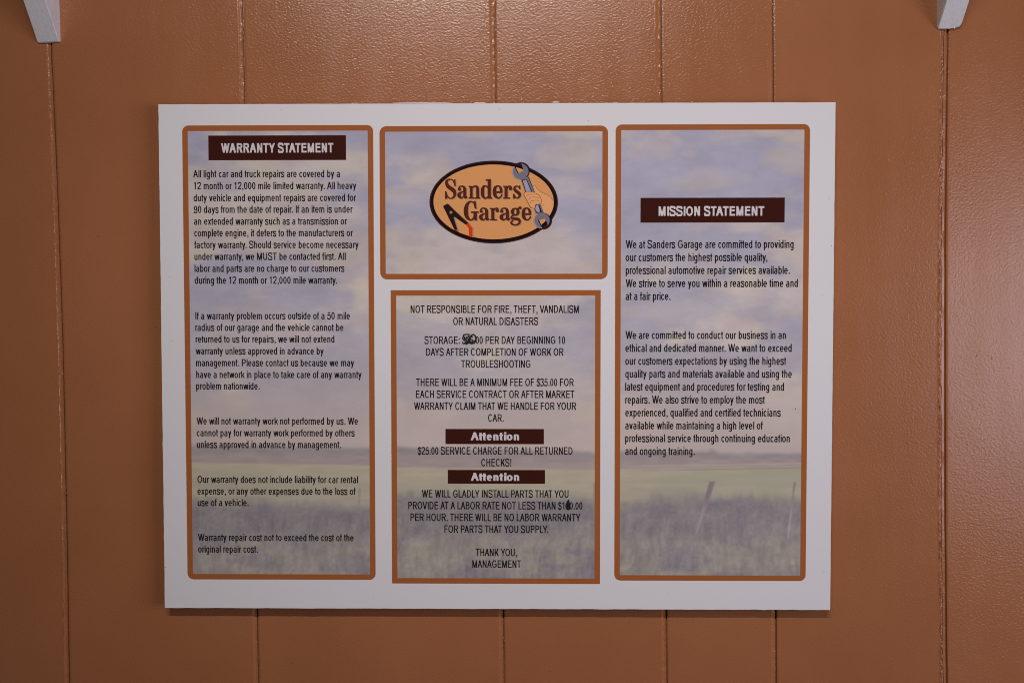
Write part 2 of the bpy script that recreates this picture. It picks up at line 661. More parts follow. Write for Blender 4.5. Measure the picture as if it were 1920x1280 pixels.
# ---- numbers for soft noise
def vnoise(u, v, su, sv_, seed):
    r = np.random.RandomState(seed)
    G = r.rand(64, 64)
    x, y = u / su, v / sv_
    xi, yi = np.floor(x).astype(int), np.floor(y).astype(int)
    fx, fy = x - xi, y - yi
    fx = fx * fx * fx * (fx * (fx * 6 - 15) + 10)
    fy = fy * fy * fy * (fy * (fy * 6 - 15) + 10)
    g = lambda a, b: G[a % 64, b % 64]
    return (g(xi, yi) * (1 - fx) + g(xi + 1, yi) * fx) * (1 - fy) + (g(xi, yi + 1) * (1 - fx) + g(xi + 1, yi + 1) * fx) * fy


def fbm(u, v, su, sv_, seed, oct=4):
    t, a, s = 0, 1.0, 0
    for o in range(oct):
        t = t + a * vnoise(u + 37 * o, v + 91 * o, su / 2 ** o, sv_ / 2 ** o, seed + o)
        s += a
        a *= 0.55
    return t / s


def smooth(a, b, x):
    t = np.clip((x - a) / (b - a), 0, 1)
    return t * t * (3 - 2 * t)


def mix(a, b, t):
    return a + (b - a) * t[..., None]


def artwork(u, v):
    """the washed-out prairie picture printed behind the text: sky, far trees, field, grass, posts"""
    C = lambda r, g, b: np.broadcast_to(np.array((r, g, b), float), u.shape + (3,))
    blue = mix(C(149, 147, 163), C(150, 146, 154), smooth(300, 700, v))
    n = fbm(u, v, 190, 110, 5, 5)
    n2 = fbm(u + 0.6 * v, v, 90, 34, 21, 4)
    nf = fbm(u, v, 60, 40, 57, 5)
    leftish = smooth(720, 520, u)
    cloud = np.clip(smooth(0.44, 0.66, n + 0.10 * leftish + 0.16 * (n2 - 0.5)), 0, 1)
    blobs = [(505, 335, 120, 60, .8), (430, 420, 90, 50, .5), (630, 470, 70, 50, .8), (480, 640, 150, 60, .6), (1090, 290, 90, 30, .8), (760, 370, 50, 24, .7), (765, 450, 55, 40, .9), (1075, 470, 70, 36, .9),
             (830, 600, 110, 60, .6), (1000, 720, 140, 70, .5), (1210, 285, 60, 30, .7), (1330, 335, 130, 24, .5), (1480, 300, 60, 30, .7), (1300, 500, 90, 30, .5), (1290, 590, 130, 30, .6), (1060, 350, 60, 24, .5), (1000, 500, 40, 20, .5)]
    for (bu, bv, ru, rv, s) in blobs:
        d = ((u - bu) / ru) ** 2 + ((v - bv) / rv) ** 2 + 0.6 * (n2 - 0.5) + 2.4 * (nf - 0.5)
        cloud = np.maximum(cloud, s * np.clip(1 - d, 0, 1) ** 0.7)
    warm = mix(C(174, 164, 163), C(174, 165, 152), vnoise(u, v, 70, 40, 71))
    warm = mix(warm, C(168, 157, 156), smooth(0.45, 0.9, vnoise(u, v, 55, 30, 77)))
    sky = mix(blue, warm, 0.9 * cloud)
    sky = sky + ((n2 - 0.5) * 8 + (nf - 0.5) * 14)[..., None] + ((fbm(u, v, 30, 12, 33, 3) - 0.5) * 9)[..., None]
    sky = mix(sky, C(163, 150, 142), 0.75 * smooth(660, 820, v))
    # horizon lines rise and fall a little from panel to panel
    hz = np.interp(u, [340, 700, 735, 1125, 1150, 1520], [835, 841, 838, 848, 846, 850])
    fl_ = np.interp(u, [340, 700, 735, 1125, 1150, 1520], [867, 873, 876, 880, 879, 872])
    hz = hz + 3 * (vnoise(u, v * 0, 18, 10, 3) - 0.5) - 5 * np.exp(-((u - 1335) / 9) ** 2) - 3 * np.exp(-((u - 1310) / 30) ** 2)
    trees = mix(C(129, 121, 122), C(140, 129, 127), smooth(0, 24, v - hz))
    trees = trees + ((vnoise(u, v, 26, 6, 8) - 0.5) * 9)[..., None]
    c = mix(sky, trees, smooth(-5, 7, v - hz))
    field = mix(C(153, 146, 127), C(147, 141, 125), smooth(0, 50, v - fl_))
    field = field + ((fbm(u, v, 60, 9, 12, 3) - 0.5) * 14)[..., None]
    field = mix(field, C(139, 137, 119), 0.6 * smooth(1160, 1260, u) * smooth(0.45, 0.75, vnoise(u, v, 60, 22, 44)))
    c = mix(c, field, smooth(-2.5, 3, v - fl_))
    strip = np.exp(-((v - fl_ + 4) / 1.6) ** 2) * smooth(1160, 1200, u)
    c = mix(c, C(156, 148, 128), 0.7 * strip)
    ln = np.exp(-((v - fl_ - 4) / 1.4) ** 2) * smooth(1160, 1300, u)
    c = mix(c, C(122, 116, 112), 0.6 * ln)
    ge = np.interp(u, [340, 700, 735, 1125, 1150, 1300, 1520], [940, 950, 925, 938, 940, 930, 940]) + 26 * (fbm(u, v, 26, 60, 15, 3) - 0.5)
    g1 = C(119, 114, 115)
    streak = fbm(u + 0.06 * v + 14 * vnoise(u, v, 60, 40, 61), v, 8, 34, 17, 3) - 0.5
    g2 = mix(C(131, 126, 119), C(122, 116, 119), smooth(0.4, 0.65, fbm(u, v, 80, 34, 19, 3)))
    g = mix(g1, g2, smooth(985, 1030, v + 30 * (fbm(u, v, 50, 30, 23, 2) - 0.5)))
    g = g + (streak * 22 * smooth(930, 1010, v))[..., None] * np.array((1.0, 1.0, 0.72))
    g = g + ((vnoise(u, v, 5, 5, 29) - 0.5) * 9)[..., None] + ((fbm(u, v, 46, 22, 83, 3) - 0.5) * 20)[..., None] * np.array((1.0, 0.95, 0.6))
    c = mix(c, g, smooth(-14, 14, v - ge))

    def post(c, u0, v0, u1, v1, w0, w1, ca, cb, s):
        t = np.clip((v - v0) / (v1 - v0), 0, 1)
        cx = u0 + (u1 - u0) * t
        hw = (w0 + (w1 - w0) * t) / 2
        m = smooth(hw + 1.8, hw - 1.6, np.abs(u - cx) + 1.6 * (vnoise(u, v, 7, 9, 91) - 0.5)) * smooth(v0 - 1, v0 + 1, v) * smooth(v1 + 2, v1 - 8, v)
        colr = mix(C(*ca), C(*cb), smooth(0.25, 0.6, t))
        return mix(c, colr, s * m)
    c = post(c, 1335, 902, 1303, 1002, 10.5, 4.0, (110, 98, 108), (140, 129, 134), 0.8)
    c = post(c, 1489, 903, 1475, 1012, 3.0, 3.0, (112, 108, 112), (150, 144, 150), 0.75)
    c = post(c, 674, 915, 672, 950, 4, 3, (120, 112, 112), (128, 120, 120), 0.6)
    c = post(c, 1114, 905, 1112, 960, 4, 3, (120, 112, 112), (128, 120, 120), 0.6)
    c = post(c, 443, 912, 443, 935, 5, 3, (128, 120, 112), (128, 120, 120), 0.5)
    return c


M_art = bpy.data.materials.new("printed_prairie_picture")
M_art.use_nodes = True
n_, l_, p_ = nodes_of(M_art)
p_.inputs["Roughness"].default_value = 0.16
p_.inputs["Specular IOR Level"].default_value = 0.32
at = n_.new("ShaderNodeAttribute")
at.attribute_name = "print"
l_.new(at.outputs["Color"], p_.inputs["Base Color"])
laminate(M_art, 0.05)


def rect_of(q):
    s = [S(*p) for p in q]
    x0 = (s[0][0] + s[3][0]) / 2
    x1 = (s[1][0] + s[2][0]) / 2
    z1 = (s[0][1] + s[1][1]) / 2
    z0 = (s[2][1] + s[3][1]) / 2
    return x0, x1, z0, z1


def rounded(x0, x1, z0, z1, r, n=7):
    if r <= 0:
        return [(x0, z0), (x1, z0), (x1, z1), (x0, z1)]
    out = []
    for cx, cz, a in ((x1 - r, z0 + r, -90), (x1 - r, z1 - r, 0), (x0 + r, z1 - r, 90), (x0 + r, z0 + r, 180)):
        for i in range(n + 1):
            t = math.radians(a + 90 * i / n)
            out.append((cx + r * math.cos(t), cz + r * math.sin(t)))
    return out


PXM = BW / 1258.0
BORDER = 10.2 * PXM


def panel(name, quad, r, label):
    x0, x1, z0, z1 = rect_of(quad)
    ix0, ix1, iz0, iz1 = x0 + BORDER * .6, x1 - BORDER * .6, z0 + BORDER * .6, z1 - BORDER * .6
    nu, nv_ = int((ix1 - ix0) / PXM / 1.7), int((iz1 - iz0) / PXM / 1.7)
    X, Z = np.meshgrid(np.linspace(ix0, ix1, nu), np.linspace(iz0, iz1, nv_), indexing='ij')
    P = np.stack([X, Z, np.ones_like(X)], -1) @ HI.T
    col = artwork(P[..., 0] / P[..., 2], P[..., 1] / P[..., 2])
    lit = np.interp(P[..., 1] / P[..., 2], [240, 450, 800, 1090], [0.66, 0.64, 0.57, 0.55])   # light on the print where its tones were read
    alb = np.clip(lin(np.clip(col, 0, 255)) / lit[..., None], 0, 0.85)
    vs = np.stack([X, np.full_like(X, layer(1)), Z], -1).reshape(-1, 3)
    idx = np.arange(nu * nv_).reshape(nu, nv_)
    q = np.stack([idx[:-1, :-1], idx[1:, :-1], idx[1:, 1:], idx[:-1, 1:]], -1).reshape(-1, 4)
    o = mesh_obj(name, vs.tolist(), q.tolist(), M_art, board)
    ca = o.data.color_attributes.new("print", 'FLOAT_COLOR', 'POINT')
    rgba = np.concatenate([alb.reshape(-1, 3), np.ones((nu * nv_, 1))], 1).astype(np.float32)
    ca.data.foreach_set("color", rgba.ravel())
    o["label"] = label
    f = Flat()
    f.add([rounded(x0, x1, z0, z1, r)], M_orange, 2,
          holes=[rounded(x0 + BORDER, x1 - BORDER, z0 + BORDER, z1 - BORDER, 0.0012 if r else 0)])
    f.build("border", o)
    return o


P_left = panel("text_panel", [(341.5, 236.6), (699, 235.3), (704.7, 1086.3), (352, 1086.4)], 0.0085, "tall text panel headed WARRANTY STATEMENT")
P_logo = panel("logo_panel", [(711.9, 237.2), (1141.3, 235.7), (1139.6, 523.8), (713.4, 524.7)], 0.0095, "wide sky panel carrying the oval logo")
P_mid = panel("text_panel", [(731.9, 544.8), (1126.3, 544.3), (1123.6, 1093.3), (735.1, 1093.8)], 0.0, "square-cornered panel of capital lettering with two Attention bars")
P_right = panel("text_panel", [(1154.4, 233.6), (1519.7, 232), (1509.5, 1087.8), (1151.6, 1087.4)], 0.0085, "tall text panel headed MISSION STATEMENT with a leaning fence post")

# ------------------------------------------------------------------ lettering: a plain grotesque drawn with strokes (1000 units per em)
ADV = dict(zip("abcdefghijklmnopqrstuvwxyz", (556, 556, 500, 556, 556, 278, 556, 556, 222, 222, 500, 222, 833, 556, 556, 556, 556, 333, 500, 278, 556, 500, 722, 500, 500, 500)))
ADV.update(dict(zip("ABCDEFGHIJKLMNOPQRSTUVWXYZ", (667, 667, 722, 722, 667, 611, 778, 722, 278, 500, 667, 556, 833, 722, 778, 667, 778, 722, 667, 611, 722, 667, 944, 667, 667, 611))))
ADV.update({c: 556 for c in "0123456789$"})
ADV.update({' ': 278, '.': 278, ',': 278, ':': 278, '!': 278})
BOLD = {'A': 722, 'R': 722, 'N': 722, 't': 333, 'e': 556, 'n': 611, 'i': 278, 'o': 611}


def glyph(ch, s, h):
    """s = upright stroke, h = level stroke; returns polygons"""
    g = []
    wd = s * 1.10

    def V(x, y0, y1, right=False):
        x = x - s if right else x
        g.append([(x, y0), (x + s, y0), (x + s, y1), (x, y1)])

    def Hb(x0, x1, y):
        g.append([(x0, y), (x1, y), (x1, y + h), (x0, y + h)])

    def A(x0, y0, x1, y1, a0, a1):
        g.extend(arc_quads(x0, y0, x1, y1, a0, a1, s, h))

    def D(x0, y0, x1, y1, w=None):
        w = w or wd
        g.append([(x0, y0), (x0 + w, y0), (x1 + w, y1), (x1, y1)])

    def SP(pts, w):
        g.extend(brush(pts, w, 4))
    X, CP = 519, 716
    T = X - h
    if ch == 'a':
        V(484, 0, 370, True); A(55, 190, 484, 531, 0, 158); A(36, -12, 430, 318, 75, 300); g.append([(230, 318 - h), (440, 338 - h), (440, 338), (230, 318)]); A(36, -12, 484, 240, 270, 350)
    elif ch == 'b':
        V(66, 0, CP); A(70, -12, 517, 531, 0, 360)
    elif ch == 'c':
        A(38, -12, 492, 531, 38, 322)
    elif ch == 'd':
        V(490, 0, CP, True); A(34, -12, 486, 531, 0, 360)
    elif ch == 'e':
        A(38, -12, 516, 531, -2, 322); Hb(60, 515, 222)
    elif ch == 'f':
        V(131 - s / 2, 0, 590); A(131 - s / 2, 430, 375, 728, 66, 180); Hb(2, 290, T)
    elif ch == 'g':
        A(33, -5, 484, 531, 0, 360); V(488, -60, X, True); A(48, -215, 488, 95, 198, 360)
    elif ch == 'h':
        V(66, 0, CP); A(66, 170, 490, 531, 0, 180); V(490, 0, 352, True)
    elif ch == 'i':
        V(66, 0, X); V(66, 716 - h * 1.15, CP)
    elif ch == 'k':
        V(66, 0, CP); D(66 + s * .6, 195, 385, X); D(200, 330, 398, 0)
    elif ch == 'l':
        V(64, 0, CP)
    elif ch == 'm':
        V(66, 0, X); A(66, 180, 462, 531, 0, 180); V(462, 0, 358, True); A(462 - s, 180, 768, 531, 0, 180); V(768, 0, 358, True)
    elif ch == 'n':
        V(66, 0, X); A(66, 170, 490, 531, 0, 180); V(490, 0, 352, True)
    elif ch == 'o':
        A(34, -12, 522, 531, 0, 360)
    elif ch == 'p':
        V(66, -210, X); A(70, -12, 517, 531, 0, 360)
    elif ch == 'q':
        V(490, -210, X, True); A(34, -12, 486, 531, 0, 360)
    elif ch == 'r':
        V(66, 0, X); A(66, 130, 480, 531, 58, 180)
    elif ch == 's':
        k = h / 2
        SP([(452 - k, 385), (400, 470), (250, 531 - k), (105, 480), (82, 380), (150, 308), (260, 272), (395, 225), (430 - k * .4, 140), (385, 40), (250, -12 + k), (105, 42), (40 + k, 150)], (s + h) / 2)
    elif ch == 't':
        V(131 - s / 2, 90, 665); Hb(4, 282, T); A(131 - s / 2, -8, 345, 240, 180, 292)
    elif ch == 'u':
        V(66, 165, X); A(66, -12, 489, 350, 180, 360); V(489, 0, X, True)
    elif ch == 'v':
        D(10, X, 250 - wd / 2, 0); D(250 - wd / 2, 0, 490 - wd, X)
    elif ch == 'w':
        for a, b, c, d in ((6, X, 160, 0), (160, 0, 312, X), (312, X, 467, 0), (467, 0, 716 - wd, X)):
            D(a, b, c, d, wd * .96)
    elif ch == 'x':
        D(12, X, 488 - wd, 0); D(8, 0, 480 - wd, X)
    elif ch == 'y':
        D(10, X, 256 - wd / 2, 0); D(166 - wd / 2, -165, 490 - wd, X); A(20, -212, 250, -40, 250, 330)
    elif ch == 'z':
        Hb(30, 470, 0); Hb(42, 462, T); D(30, h * .7, 462 - wd, T + h * .3)
    elif ch == 'A':
        D(0, 0, 334 - wd / 2, CP); D(334 - wd / 2, CP, 667 - wd, 0); Hb(140, 530, 218)
    elif ch == 'B':
        V(73, 0, CP); Hb(73, 390, 0); Hb(73, 370, CP - h); Hb(73, 390, 350); A(170, 350, 585, CP, -90, 90); A(160, 0, 625, 350 + h, -90, 90)
    elif ch == 'C':
        A(48, -12, 690, 728, 38, 322)
    elif ch == 'D':
        V(77, 0, CP); Hb(77, 345, 0); Hb(77, 345, CP - h); A(0, 0, 675, CP, -90, 90)
    elif ch == 'E':
        V(79, 0, CP); Hb(79, 617, 0); Hb(79, 605, CP - h); Hb(79, 580, 332)
    elif ch == 'F':
        V(82, 0, CP); Hb(82, 565, CP - h); Hb(82, 508, 322)
    elif ch == 'G':
        A(52, -12, 735, 728, 38, 320); Hb(405, 712, 290); V(712, 95, 330, True)
    elif ch == 'H':
        V(80, 0, CP); V(642, 0, CP, True); Hb(80, 642, 332)
    elif ch == 'I':
        V(93, 0, CP)
    elif ch == 'K':
        V(73, 0, CP); D(73 + s * .5, 230, 650 - wd * 1.25, CP, wd * 1.2); D(245, 405, 668 - wd * 1.25, 0, wd * 1.2)
    elif ch == 'L':
        V(73, 0, CP); Hb(73, 522, 0)
    elif ch == 'M':
        V(74, 0, CP); V(759, 0, CP, True); D(74, CP, 416 - wd / 2, 0); D(416 - wd / 2, 0, 759 - wd, CP)
    elif ch == 'N':
        V(76, 0, CP); V(641, 0, CP, True); D(76, CP, 641 - wd, 0)
    elif ch == 'O':
        A(48, -12, 730, 728, 0, 360)
    elif ch == 'P':
        V(77, 0, CP); Hb(77, 400, CP - h); Hb(77, 400, 290); A(190, 290, 622, CP, -90, 90)
    elif ch == 'R':
        V(77, 0, CP); Hb(77, 430, CP - h); Hb(77, 430, 316); A(230, 316, 676, CP, -90, 90); D(330, 335, 705 - wd * 1.15, 0, wd * 1.15)
    elif ch == 'S':
        k = h / 2
        SP([(608 - k, 505), (535, 640), (340, 728 - k), (140, 660), (98, 530), (175, 430), (340, 372), (530, 305), (578, 195), (520, 60), (345, -12 + k), (130, 55), (48 + k, 228)], (s + h) / 2)
    elif ch == 'T':
        V(305 - s / 2, 0, CP); Hb(21, 590, CP - h)
    elif ch == 'U':
        V(79, 225, CP); V(641, 225, CP, True); A(79, -12, 641, 470, 180, 360)
    elif ch == 'V':
        D(4, CP, 334 - wd / 2, 0); D(334 - wd / 2, 0, 663 - wd, CP)
    elif ch == 'W':
        w = wd * .96
        for a, b, c, d in ((10, CP, 215, 0), (215, 0, 472 - w / 2, CP), (472 - w / 2, CP, 729 - w, 0), (729 - w, 0, 934 - w, CP)):
            D(a, b, c, d, w)
    elif ch == 'Y':
        V(334 - s / 2, 0, 310); D(4, CP, 334 - wd / 2, 285); D(334 - wd / 2, 285, 663 - wd, CP)
    elif ch == '0':
        A(42, -12, 514, 712, 0, 360)
    elif ch == '1':
        V(375, 0, 712, True); g.append([(109, 505), (109, 505 + h * 1.15), (375 - s * .6, 712), (375, 712), (375 - s, 600)])
    elif ch == '2':
        k = h / 2
        SP([(42 + k, 505), (90, 630), (270, 712 - k), (440, 630), (458, 500), (370, 350), (200, 200), (90, 70)], (s + h) / 2); Hb(30, 503, 0)
    elif ch == '3':
        k = h / 2
        SP([(45 + k, 540), (110, 650), (260, 712 - k), (420, 640), (432, 520), (350, 410), (230, 375)], (s + h) / 2)
        SP([(230, 385), (400, 345), (470, 215), (410, 70), (260, -12 + k), (100, 55), (42 + k, 190)], (s + h) / 2)
    elif ch == '5':
        k = h / 2
        Hb(135, 480, 700 - h); g.append([(80, 340), (165, 345), (205, 700), (130, 700)])
        SP([(90, 345), (180, 430), (280, 462 - k), (430, 390), (470, 230), (410, 60), (260, -12 + k), (100, 50), (40 + k, 185)], (s + h) / 2)
    elif ch == '9':
        A(42, 235, 506, 712, 0, 360); SP([(506 - s / 2, 430), (490, 220), (400, 50), (250, -12 + h / 2), (110, 45), (55 + h / 2, 160)], (s + h) / 2)
    elif ch == '$':
        k = h / 2
        SP([(500 - k, 505), (440, 620), (280, 690 - k), (120, 620), (90, 510), (150, 430), (280, 372), (430, 305), (480, 195), (420, 60), (280, -12 + k), (110, 55), (38 + k, 200)], (s + h) / 2)
        g.append([(255, -100), (301, -100), (301, 780), (255, 780)])
    elif ch == '.':
        g.append([(90, 0), (90 + s * 1.1, 0), (90 + s * 1.1, h * 1.25), (90, h * 1.25)])
    elif ch == ',':
        g.append([(88, 0), (88 + s * 1.1, 0), (88 + s * 1.1, h * 1.25), (88, h * 1.25)])
        g.append([(88 + s * .55, 10), (88 + s * 1.1, 10), (88 + s * 1.0, -70), (88 + s * .25, -145), (88 + s * .05, -105)])
    elif ch == ':':
        for y in (0, 519 - h * 1.25):
            g.append([(90, y), (90 + s * 1.1, y), (90 + s * 1.1, y + h * 1.25), (90, y + h * 1.25)])
    elif ch == '!':
        g.append([(90, 0), (90 + s * 1.1, 0), (90 + s * 1.1, h * 1.25), (90, h * 1.25)])
        g.append([(90 + s * .25, 178), (90 + s * .85, 178), (90 + s * 1.1, 716), (90, 716)])
    return g


_cache = {}
KERN = {"AT": -74, "TA": -74, "AV": -74, "VA": -74, "AY": -74, "YA": -74, "Av": -55, "Wa": -37, "We": -37, "Wo": -37, "LY": -74, "LT": -74, "AW": -37, "WA": -55, "PA": -74, "y.": -74, "y,": -74, "r.": -55, "r,": -55, "11": -74, "FA": -55, "RT": -18, "RY": -37, "YO": -37, "PL": 0, "Y.": -110}


def shape(ch, bold):
    key = (ch, bold)
    if key not in _cache:
        s, h = (172, 132) if bold else (138, 92)
        polys = glyph(ch, s, h)
        _cache[key] = fill(polys, eps=1e-4) if polys else ([], [])
    return _cache[key]


def text_mesh(name, lines, parent, mat, k, bold=False):
    """lines: (text, left, right, baseline, cap height) in sheet units"""
    vs, fs = [], []
    for (t, u0, u1, v, cap) in lines:
        pen, items = 0.0, []
        for i, ch in enumerate(t):
            adv = BOLD.get(ch, ADV[ch]) if bold else ADV[ch]
            if i:
                pen += KERN.get(t[i - 1] + ch, 0)
            items.append((ch, pen, adv / ADV[ch]))
            pen += adv
        ext = []
        for ch, px, sx in items:
            sv_, _ = shape(ch, bold)
            if sv_:
                ext += [px + min(p[0] for p in sv_) * sx, px + max(p[0] for p in sv_) * sx]
        lo, hi = min(ext), max(ext)
        (xa, za), (xb, zb) = S(u0, v), S(u1, v)
        zb_ = (za + zb) / 2
        kx = (xb - xa) / (hi - lo)
        kz = cap * PXM / 716.0
        for ch, px, sx in items:
            sv_, sf_ = shape(ch, bold)
            b = len(vs)
            vs += [(xa + (px + p[0] * sx - lo) * kx, layer(k), zb_ + p[1] * kz) for p in sv_]
            fs += [tuple(a + b for a in f) for f in sf_]
    return mesh_obj(name, vs, fs, mat, parent)


def bar(quad, parent, k=3):
    x0, x1, z0, z1 = rect_of(quad)
    return mesh_obj("heading_bar", [(x0, layer(k), z0), (x1, layer(k), z0), (x1, layer(k), z1), (x0, layer(k), z1)], [(0, 1, 2, 3)], M_maroon, parent)


def paragraphs(parent, blocks, cap):
    for b in blocks:
        text_mesh("paragraph", [l + (cap,) for l in b], parent, M_black, 3)


bar([(391, 255.7), (649, 254.4), (649.4, 300.9), (391.2, 301.8)], P_left)
text_mesh("heading_lettering", [("WARRANTY STATEMENT", 415, 625.6, 287.4, 17.6)], P_left, M_white, 5, True)
paragraphs(P_left, [
    [("All light car and truck repairs are covered by a", 362.5, 637.8, 333.7),
     ("12 month or 12,000 mile limited warranty. All heavy", 364, 668.5, 356),
     ("duty vehicle and equipment repairs are covered for", 363.3, 668.5, 378.5),
     ("90 days from the date of repair. If an item is under", 363.8, 662, 400.3),
     ("an extended warranty such as a transmission or", 364, 651.3, 422.6),
     ("complete engine, it defers to the manufacturers or", 364.4, 662.5, 444.5),
     ("factory warranty. Should service become necessary", 364.6, 672.8, 466.6),
     ("under warranty, we MUST be contacted first. All", 364.8, 648.6, 488.7),
     ("labor and parts are no charge to our customers", 365, 645.8, 511),
     ("during the 12 month or 12,000 mile warranty.", 365.3, 632.2, 533.3)],
    [("If a warranty problem occurs outside of a 50 mile", 366.5, 656.4, 599.8),
     ("radius of our garage and the vehicle cannot be", 366.5, 644, 621.6),
     ("returned to us for repairs, we will not extend", 367, 627, 643.5),
     ("warranty unless approved in advance by", 367, 607, 665.7),
     ("management. Please contact us because we may", 367.6, 664, 687.7),
     ("have a network in place to take care of any warranty", 368, 678, 709.8),
     ("problem nationwide.", 368, 487, 731.3)],
    [("We will not warranty work not performed by us. We", 368.7, 671, 796.7),
     ("cannot pay for warranty work performed by others", 369, 664.6, 818.8),
     ("unless approved in advance by management.", 369.2, 639.3, 840.7)],
    [("Our warranty does not include liability for car rental", 370.3, 671, 906),
     ("expense, or any other expenses due to the loss of", 370.3, 666.4, 927.8),
     ("use of a vehicle.", 370.8, 466, 949.2)],
    [("Warranty repair cost not to exceed the cost of the", 371.3, 662.4, 1014.4),
     ("original repair cost.", 371.6, 483.4, 1036)]], 13.5)

bar([(1201.9, 370.9), (1472.6, 370.5), (1472, 417), (1201.5, 417.4)], P_right)
text_mesh("heading_lettering", [("MISSION STATEMENT", 1235.5, 1433.8, 404.6, 17.6)], P_right, M_white, 5, True)
paragraphs(P_right, [
    [("We at Sanders Garage are committed to providing", 1173.7, 1488.8, 465.2),
     ("our customers the highest possible quality,", 1173.4, 1439.4, 489.6),
     ("professional automotive repair services available.", 1173.5, 1481.5, 513.8),
     ("We strive to serve you within a reasonable time and", 1173.4, 1496.4, 538.2),
     ("at a fair price.", 1173.2, 1257.3, 562.7)],
    [("We are committed to conduct our business in an", 1172.8, 1473.6, 635.4),
     ("ethical and dedicated manner. We want to exceed", 1172.4, 1484.3, 659.6),
     ("our customers expectations by using the highest", 1172.2, 1473.8, 683.8),
     ("quality parts and materials available and using the", 1172, 1484.3, 708),
     ("latest equipment and procedures for testing and", 1171.8, 1469.6, 732.2),
     ("repairs. We also strive to employ the most", 1171.8, 1433.6, 756.4),
     ("experienced, qualified and certified technicians", 1171.8, 1463, 780.5),
     ("available while maintaining a high level of", 1171.6, 1429.5, 804.6),
     ("professional service through continuing education", 1171.4, 1480, 828.5),
     ("and ongoing training.", 1171.4, 1301.8, 852.6)]], 14.8)

bar([(834.7, 804.5), (1019, 804.5), (1019.3, 832.6), (835, 832.9)], P_mid)
bar([(839.1, 881.1), (1021, 881.1), (1021, 906.8), (839.1, 906.8)], P_mid)
text_mesh("heading_lettering", [("Attention", 882, 972.6, 825.6, 15.2)], P_mid, M_white, 5, True)
text_mesh("heading_lettering", [("Attention", 882, 972.6, 901.4, 15.0)], P_mid, M_white, 5, True)
paragraphs(P_mid, [
    [("NOT RESPONSIBLE FOR FIRE, THEFT, VANDALISM", 770, 1085.3, 587.4),
     ("OR NATURAL DISASTERS", 849.7, 1009.1, 610)],
    [("STORAGE: $25.00 PER DAY BEGINNING 10", 795.9, 1059.5, 645.3),
     ("DAYS AFTER COMPLETION OF WORK OR", 799, 1056.5, 667.5),
     ("TROUBLESHOOTING", 864.5, 994.3, 689.8)],
    [("THERE WILL BE A MINIMUM FEE OF $35.00 FOR", 780, 1075.6, 724.2),
     ("EACH SERVICE CONTRACT OR AFTER MARKET", 779.6, 1076.4, 746.6),
     ("WARRANTY CLAIM THAT WE HANDLE FOR YOUR", 776, 1080, 768.7),
     ("CAR.", 914.7, 944, 790.8)],
    [("$25.00 SERVICE CHARGE FOR ALL RETURNED", 783, 1072.9, 852.3),
     ("CHECKS!", 901.6, 958, 874.3)],
    [("WE WILL GLADLY INSTALL PARTS THAT YOU", 790.4, 1065, 932.7),
     ("PROVIDE AT A LABOR RATE NOT LESS THAN $100.00", 765, 1091, 954.7),
     ("PER HOUR. THERE WILL BE NO LABOR WARRANTY", 769, 1087, 976.7),
     ("FOR PARTS THAT YOU SUPPLY.", 832.5, 1027, 998.6)],
    [("THANK YOU,", 891, 968.2, 1042),
     ("MANAGEMENT", 884.6, 975.7, 1063.7)]], 14.2)

# marker pen corrections
mk = Flat()
Z8 = lambda p: S(860 + p[0] / 8.0, 620 + p[1] / 8.0)
mk.add(brush([(66, 72, 20), (110, 60, 21), (160, 62, 21), (150, 92, 21), (105, 122, 21), (148, 130, 23), (158, 165, 24), (118, 205, 24), (76, 192, 19)], smooth=False)
       + brush([(230, 60, 23), (182, 85, 24), (165, 145, 25), (188, 195, 25), (235, 180, 24), (258, 130, 24), (245, 80, 21), (215, 62, 19)])
       + brush([(72, 80, 18), (88, 130, 18), (122, 150, 17), (100, 190, 17)]) + brush([(178, 175, 19), (250, 150, 17)], smooth=False)
       + brush([(120, 150, 21), (165, 195, 21)], smooth=False), M_marker, 5, tf=Z8)
mk.build("marker_scribble", P_mid)
mk = Flat()
ZG = lambda p: S(740 + p[0] / 4.128, 790 + p[1] / 4.128)
mk.add([[(1346, 598), (1352, 640), (1355, 678), (1338, 686), (1322, 678), (1317, 650), (1328, 618)]], M_marker, 5, tf=ZG)
mk.build("marker_scribble", P_mid)

# specks of dirt on the board
for (u, v, r) in ((937, 205, .9), (1105, 227, .8), (528, 207, .8), (311, 1064, 1.0), (1543, 1070, .9), (1491, 766, 1.2), (1560, 460, .9), (322, 640, .7), (1556, 372, .7), (1542, 553, .7), (700, 1120, .7), (1250, 1112, .6), (318, 520, .7)):
    Flat().add([disc(0, 0, r * 0.62, n=8)], M_tool, 4, tf=lambda p, u=u, v=v: S(u + p[0], v + p[1] * 1.3)).build("dirt_speck", slab)

# ------------------------------------------------------------------ the oval logo
Z6 = lambda p: S(780 + p[0] / 6.4, 280 + p[1] / 6.4)
Z4 = lambda p: S(950 + p[0] / 9.1455, 295 + p[1] / 9.1455)
Z5 = lambda p: S(820 + p[0] / 14.22, 370 + p[1] / 14.22)
ov = Flat()
ov.add([disc(255, 245, 158), disc(625, 1085, 160)], M_brown, 3, tf=Z4)
ov.add([disc(936.5, 636.5, 771.5, 496.5, 96)], M_brown, 4, tf=Z6, holes=[disc(936.5, 636.5, 752, 478, 96)])
ov.add([disc(936.5, 636.0, 754, 480, 96)], M_ring, 5, tf=Z6, holes=[disc(935, 635, 720, 446, 96)])
ov.add([disc(935, 635, 722.5, 448.5, 96)], M_cream, 6, tf=Z6)
ov.build("logo_oval", P_logo)

